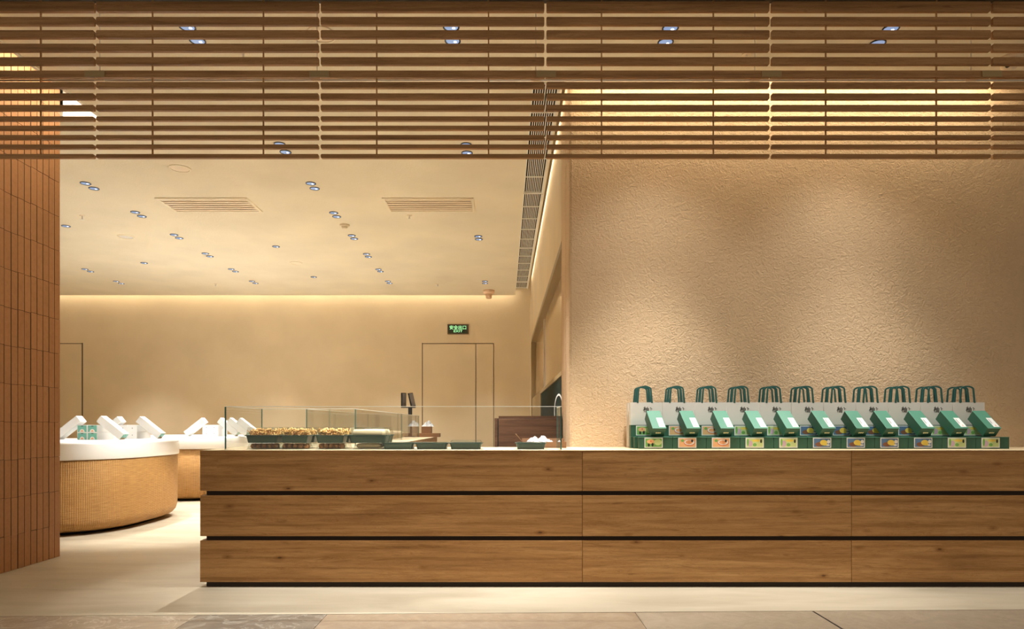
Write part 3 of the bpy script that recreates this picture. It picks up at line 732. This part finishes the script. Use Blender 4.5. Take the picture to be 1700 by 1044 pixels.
# leaning gift boxes
GW, GH, GL = .1, .080, .198
gb = thing('gift_box', (0, 0, 0), 'x', 'gift box', 'light green gift boxes leaning on the upper row')
q = MB().box(0, GW, 0, GL, 0, GH-.002, M_green); B(q, 'box_body', gb, bevel=.002)
B(MB().box(-.0015, GW+.0015, -.004, GL+.001, GH-.002, GH+.001, M_greenl), 'lid', gb, bevel=.001)
B(MB().box(GW*.52, GW*.96, GL*.06, GL*.58, GH+.001, GH+.0018, M_paper).box(GW*.60, GW*.66, GL*.25, GL*.50, GH+.0018, GH+.0020, M_grey).box(GW*.72, GW*.80, GL*.12, GL*.18, GH+.0018, GH+.0020, M_orange), 'paper_label', gb)
q = MB()
for j in range(3):
    for i in range(8):
        pass
    cx_ = GW/2 + (j-1)*.0135
    vs = [(cx_+r*1.0*math.cos(a_), -.0012, GH*.45+r*math.sin(a_)) for r in (.0068,) for a_ in [2*math.pi*i/10 for i in range(10)]]
    q.add(vs, [tuple(range(10))], M_gold)
    q.add([(cx_-.0015, -.0013, GH*.45), (cx_+.0015, -.0013, GH*.45), (cx_+.0015, -.0013, GH*.45+.007), (cx_-.0015, -.0013, GH*.45+.007)], [(0,1,2,3)], M_green)
B(q, 'gold_emblem', gb)
ang = math.radians(40)
fx = [1080,1136,1192,1247,1300,1359,1415,1464,1522,1577,1631]
for k in range(11):
    loc = (PX(fx[k], 5.06), 5.058, TZ+BH+.003); lb = '%s green gift box from left leaning on the upper row of boxes' % ORD[k]
    if k == 0: gb.location = loc; gb['label'] = lb; gb.rotation_euler = (ang, 0, .09)
    else: dup(gb, loc, lb, (ang, 0, .09 + random.uniform(-.02, .03)))
# paper bags
bagw, bagd, bagh = .241, .07, .345
glyph = text_mesh('柚', .046, M_ink, .0004, .0006)
bg = thing('paper_bag', (0, 0, 0), 'x', 'paper bag', 'grey-white paper bags in front')
q = MB(); nx, nz = 8, 8; rnd = random.Random(2)
def bagshell(rnd):
    q = MB(); vs = []
    per = [(0, 0), (bagw, 0), (bagw, bagd*.5), (bagw, bagd), (0, bagd), (0, bagd*.5)]
    for z in (0, .12, .24, bagh):
        f = z/bagh
        for i, (x, y) in enumerate(per):
            if i in (2,): x -= .02*f
            if i in (5,): x += .02*f
            vs.append((x, y, z))
    fs = [(j*6+i, j*6+(i+1)%6, (j+1)*6+(i+1)%6, (j+1)*6+i) for j in range(3) for i in range(6)] + [(5,4,3,2,1,0)]
    q.add(vs, fs, M_bag); return q
B(bagshell(rnd), 'bag_body', bg)
o = bpy.data.objects.new('lettering', glyph); C.objects.link(o); o.parent = bg; o.location = (bagw*.5, -.0006, bagh-.058); o.rotation_euler = (0, .12, 0)
q = MB().box(0, .003, -.0010, -.0004, 0, .018, M_ink).box(-.006, .003, -.0010, -.0004, .018, .021, M_ink).box(.001, .012, -.0010, -.0004, .010, .0125, M_ink)
o = B(q, 'small_lettering', bg); o.location = (bagw*.5+.035, 0, bagh-.06)
def handle(y, lean):
    q = MB(); wv_, t_ = .014, .003; hw_ = .055; H = .125; pts = []
    for i in range(13):
        a = math.pi*i/12
        xx = -math.cos(a)*hw_*(.86 if 0 < i < 12 else 1); zz = H*(.80+.20*math.sin(a)) if 0 < i < 12 else 0
        pts.append(Vector((xx, lean*max(zz, 0)/H, zz)))
    vs = []; fs = []
    for i, p in enumerate(pts):
        d = (pts[min(i+1, 12)]-pts[max(i-1, 0)]).normalized(); nrm = Vector((d.z, 0, -d.x))
        # ribbon: width across the view, thin in depth
        wid = wv_ if i in (0, 12) else wv_*.8
        for sx, sy in ((-1, -1), (1, -1), (1, 1), (-1, 1)):
            vs.append(p + nrm*(-sx)*wid/2*(1 if i not in (0, 12) else 1) + Vector((0, sy*t_, 0)))
    for i in range(12):
        for k in range(4): fs.append((i*4+k, i*4+(k+1)%4, i*4+4+(k+1)%4, i*4+4+k))
    fs += [(3,2,1,0), (48,49,50,51)]
    vs = [(v.x + bagw/2 - .01, v.y + y, v.z + bagh - .004) for v in vs]
    q.add(vs, fs, M_strap); return q
B(handle(.002, .0), 'handle', bg); B(handle(bagd-.002, .0), 'handle', bg)
bgr = dup(bg, (0, 0, 0), 'x', group='paper bags standing behind the front bags'); bgr['group'] = 'paper bags standing behind the front bags'
PB = 53.6/219
for k in range(11):
    x = PX(1046.5, 5.25) + PB*k
    lf = '%s grey-white paper bag from left with green ribbon handles' % ORD[k]; lr = 'paper bag hidden directly behind the %s front bag, only its handle showing' % ORD[k]
    if k == 0: bg.location = (x, 5.255, TZ); bg['label'] = lf; bgr.location = (x, 5.345, TZ); bgr['label'] = lr
    else: dup(bg, (x, 5.255, TZ), lf); dup(bgr, (x, 5.345, TZ), lr)

# ------------------------------------------------------------------ white and rattan islands
def island(cx, cy, a, b, nexp, label, wlab):
    t = thing('display_island', (cx, cy, 0), label, 'display table')
    NP = 96
    def outline(ins):
        pts = []
        for k in range(NP):
            th = 2*math.pi*k/NP; c_, s_ = math.cos(th), math.sin(th)
            pts.append((math.copysign(abs(c_)**(2/nexp), c_)*(a-ins), math.copysign(abs(s_)**(2/nexp), s_)*(b-ins)))
        return pts
    def loft(levels, mt, name):
        q = MB(); vs = []; fs = []
        for ins, z in levels: vs += [(x, y, z) for x, y in outline(ins)]
        for i in range(len(levels)-1):
            for k in range(NP): fs.append((i*NP+k, i*NP+(k+1)%NP, (i+1)*NP+(k+1)%NP, (i+1)*NP+k))
        fs.append(tuple(range(NP-1, -1, -1))); fs.append(tuple(range((len(levels)-1)*NP, len(levels)*NP)))
        q.add(vs, fs, mt); o = B(q, name, t, smooth=True)
        me = o.data; ul = me.uv_layers.new(name='UVMap'); ol = outline(0); per = [0]
        for k in range(NP): per.append(per[-1] + math.dist(ol[k], ol[(k+1)%NP]))
        nl = len(levels)
        for p in me.polygons:
            big = max(v % NP for v in p.vertices) - min(v % NP for v in p.vertices) > 1
            for li in p.loop_indices:
                v = me.loops[li].vertex_index; k = v % NP
                u = per[NP] if (big and k == 0 and len(p.vertices) == 4) else per[k]
                ul.data[li].uv = (u, v // NP * 0 + me.vertices[v].co.z)
        for p in me.polygons:
            if len(p.vertices) > 4: p.use_smooth = False
        return o
    loft([(.22, 0), (.22, .035)], M_black, 'plinth')
    loft([(.20, .03), (.13, .035), (.07, .06), (.035, .10), (.02, .16), (.015, .4), (.012, .76)], M_rattan, 'rattan_base')
    loft([(.004, .762), (0, .77), (0, .915), (.008, .932), (.022, .94), (.06, .94)], M_white, 'table_top')
    return t
island(-5.1, 7.85, 1.18, 1.15, 3.0, 'left white topped rattan display island nearest the tiled wall', '')
island(-5.02, 11.15, 1.17, 1.15, 3.0, 'rear white topped rattan display island behind the left one', '')
W_, H_, LB = .118, .087, .34
def small_box(loc, label, group, green, rot=(0,0,0), both=True):
    t = thing('white_box', loc, label, 'box', group, rot=rot)
    B(MB().box(-W_/2+.001, W_/2-.001, 0, LB, 0, H_-.001, M_paper), 'box_body', t, bevel=.002)
    if green:
        B(MB().box(-W_/2+.008, W_/2-.008, -.002, 0, .004, H_-.008, M_pastel), 'end_panel', t)
        q = MB()
        q.add([(.030*math.cos(math.pi*k/12), -.003, .0045+.034*math.sin(math.pi*k/12)) for k in range(13)], [tuple(range(13))], M_paper)
        q.add([(.014*math.cos(math.pi*k/12), -.0035, .008+.020*math.sin(math.pi*k/12)) for k in range(13)], [tuple(range(13))], M_orange)
        q.box(-.012, .012, -.0035, -.002, H_-.018, H_-.010, M_ink); B(q, 'print', t)
    else:
        B(MB().box(-.006, .006, -.0015, 0, H_*.45, H_*.6, M_grey), 'emblem', t)
    return t
def lean_box(x, y, zb, side, label, group, green=False):
    # long axis tilted in the x-z plane; side=+1 slopes down to the right, -1 down to the left
    t = thing('white_box', (x, y, zb), label, 'box', group)
    al = math.radians(38) * side
    M = Matrix.Rotation(al, 4, 'Y')
    t.rotation_euler = (0, al, 0)
    if side > 0: B(MB().box(-LB, 0, 0, W_, 0, H_, M_paper), 'box_body', t, bevel=.002)
    else: B(MB().box(0, LB, 0, W_, 0, H_, M_paper), 'box_body', t, bevel=.002)
    if green and side > 0:
        B(MB().box(0, .002, .008, W_-.008, .006, H_-.008, M_pastel), 'end_panel', t)
        B(MB().box(.002, .003, .02, .045, .006, .03, M_orange).box(.002, .003, .065, .09, .006, .03, M_orange).box(.002, .003, .05, .06, H_-.02, H_-.012, M_ink), 'print', t)
    return t
def aframe(xs0, y, tagl, green, n_left=1, n_right=1, ystep=0):
    for c_ in range(2):
        for r_ in range(2):
            small_box((xs0 + W_*(c_+.5), y, TZ+r_*H_), '%s %s white box of the %s stack%s' % (('bottom', 'top')[r_], ('left', 'right')[c_], tagl, ', seafoam green end' if green else ''), 'white boxes stacked on the islands', green)
    sn, cs = math.sin(math.radians(38)), math.cos(math.radians(38))
    for k in range(n_right):   # touches the top right edge of the stack with its underside
        xr = xs0 + 2*W_ + .002 + (2*H_)*cs/sn + .014 + k*.146
        lean_box(xr, y+.02, TZ+.002, 1, ['%s white box leaning down to the right against the %s stack' % (('nearest', 'second', 'outermost')[k], tagl)][0], 'white boxes leaning on the stacks', True)
    for k in range(n_left):
        xl_ = xs0 - .002 - (2*H_)*cs/sn - .014 - k*.146
        lean_box(xl_, y+.02, TZ+.002, -1, '%s white box leaning down to the left against the %s stack' % (('nearest', 'second')[k], tagl), 'white boxes leaning on the stacks')
aframe(PX(128, 8.0), 8.0, 'front left island', True)
aframe(PX(196, 8.62), 8.62, 'rear left island', False)
aframe(PX(336, 10.35), 10.35, 'rear island', False, 1, 3)
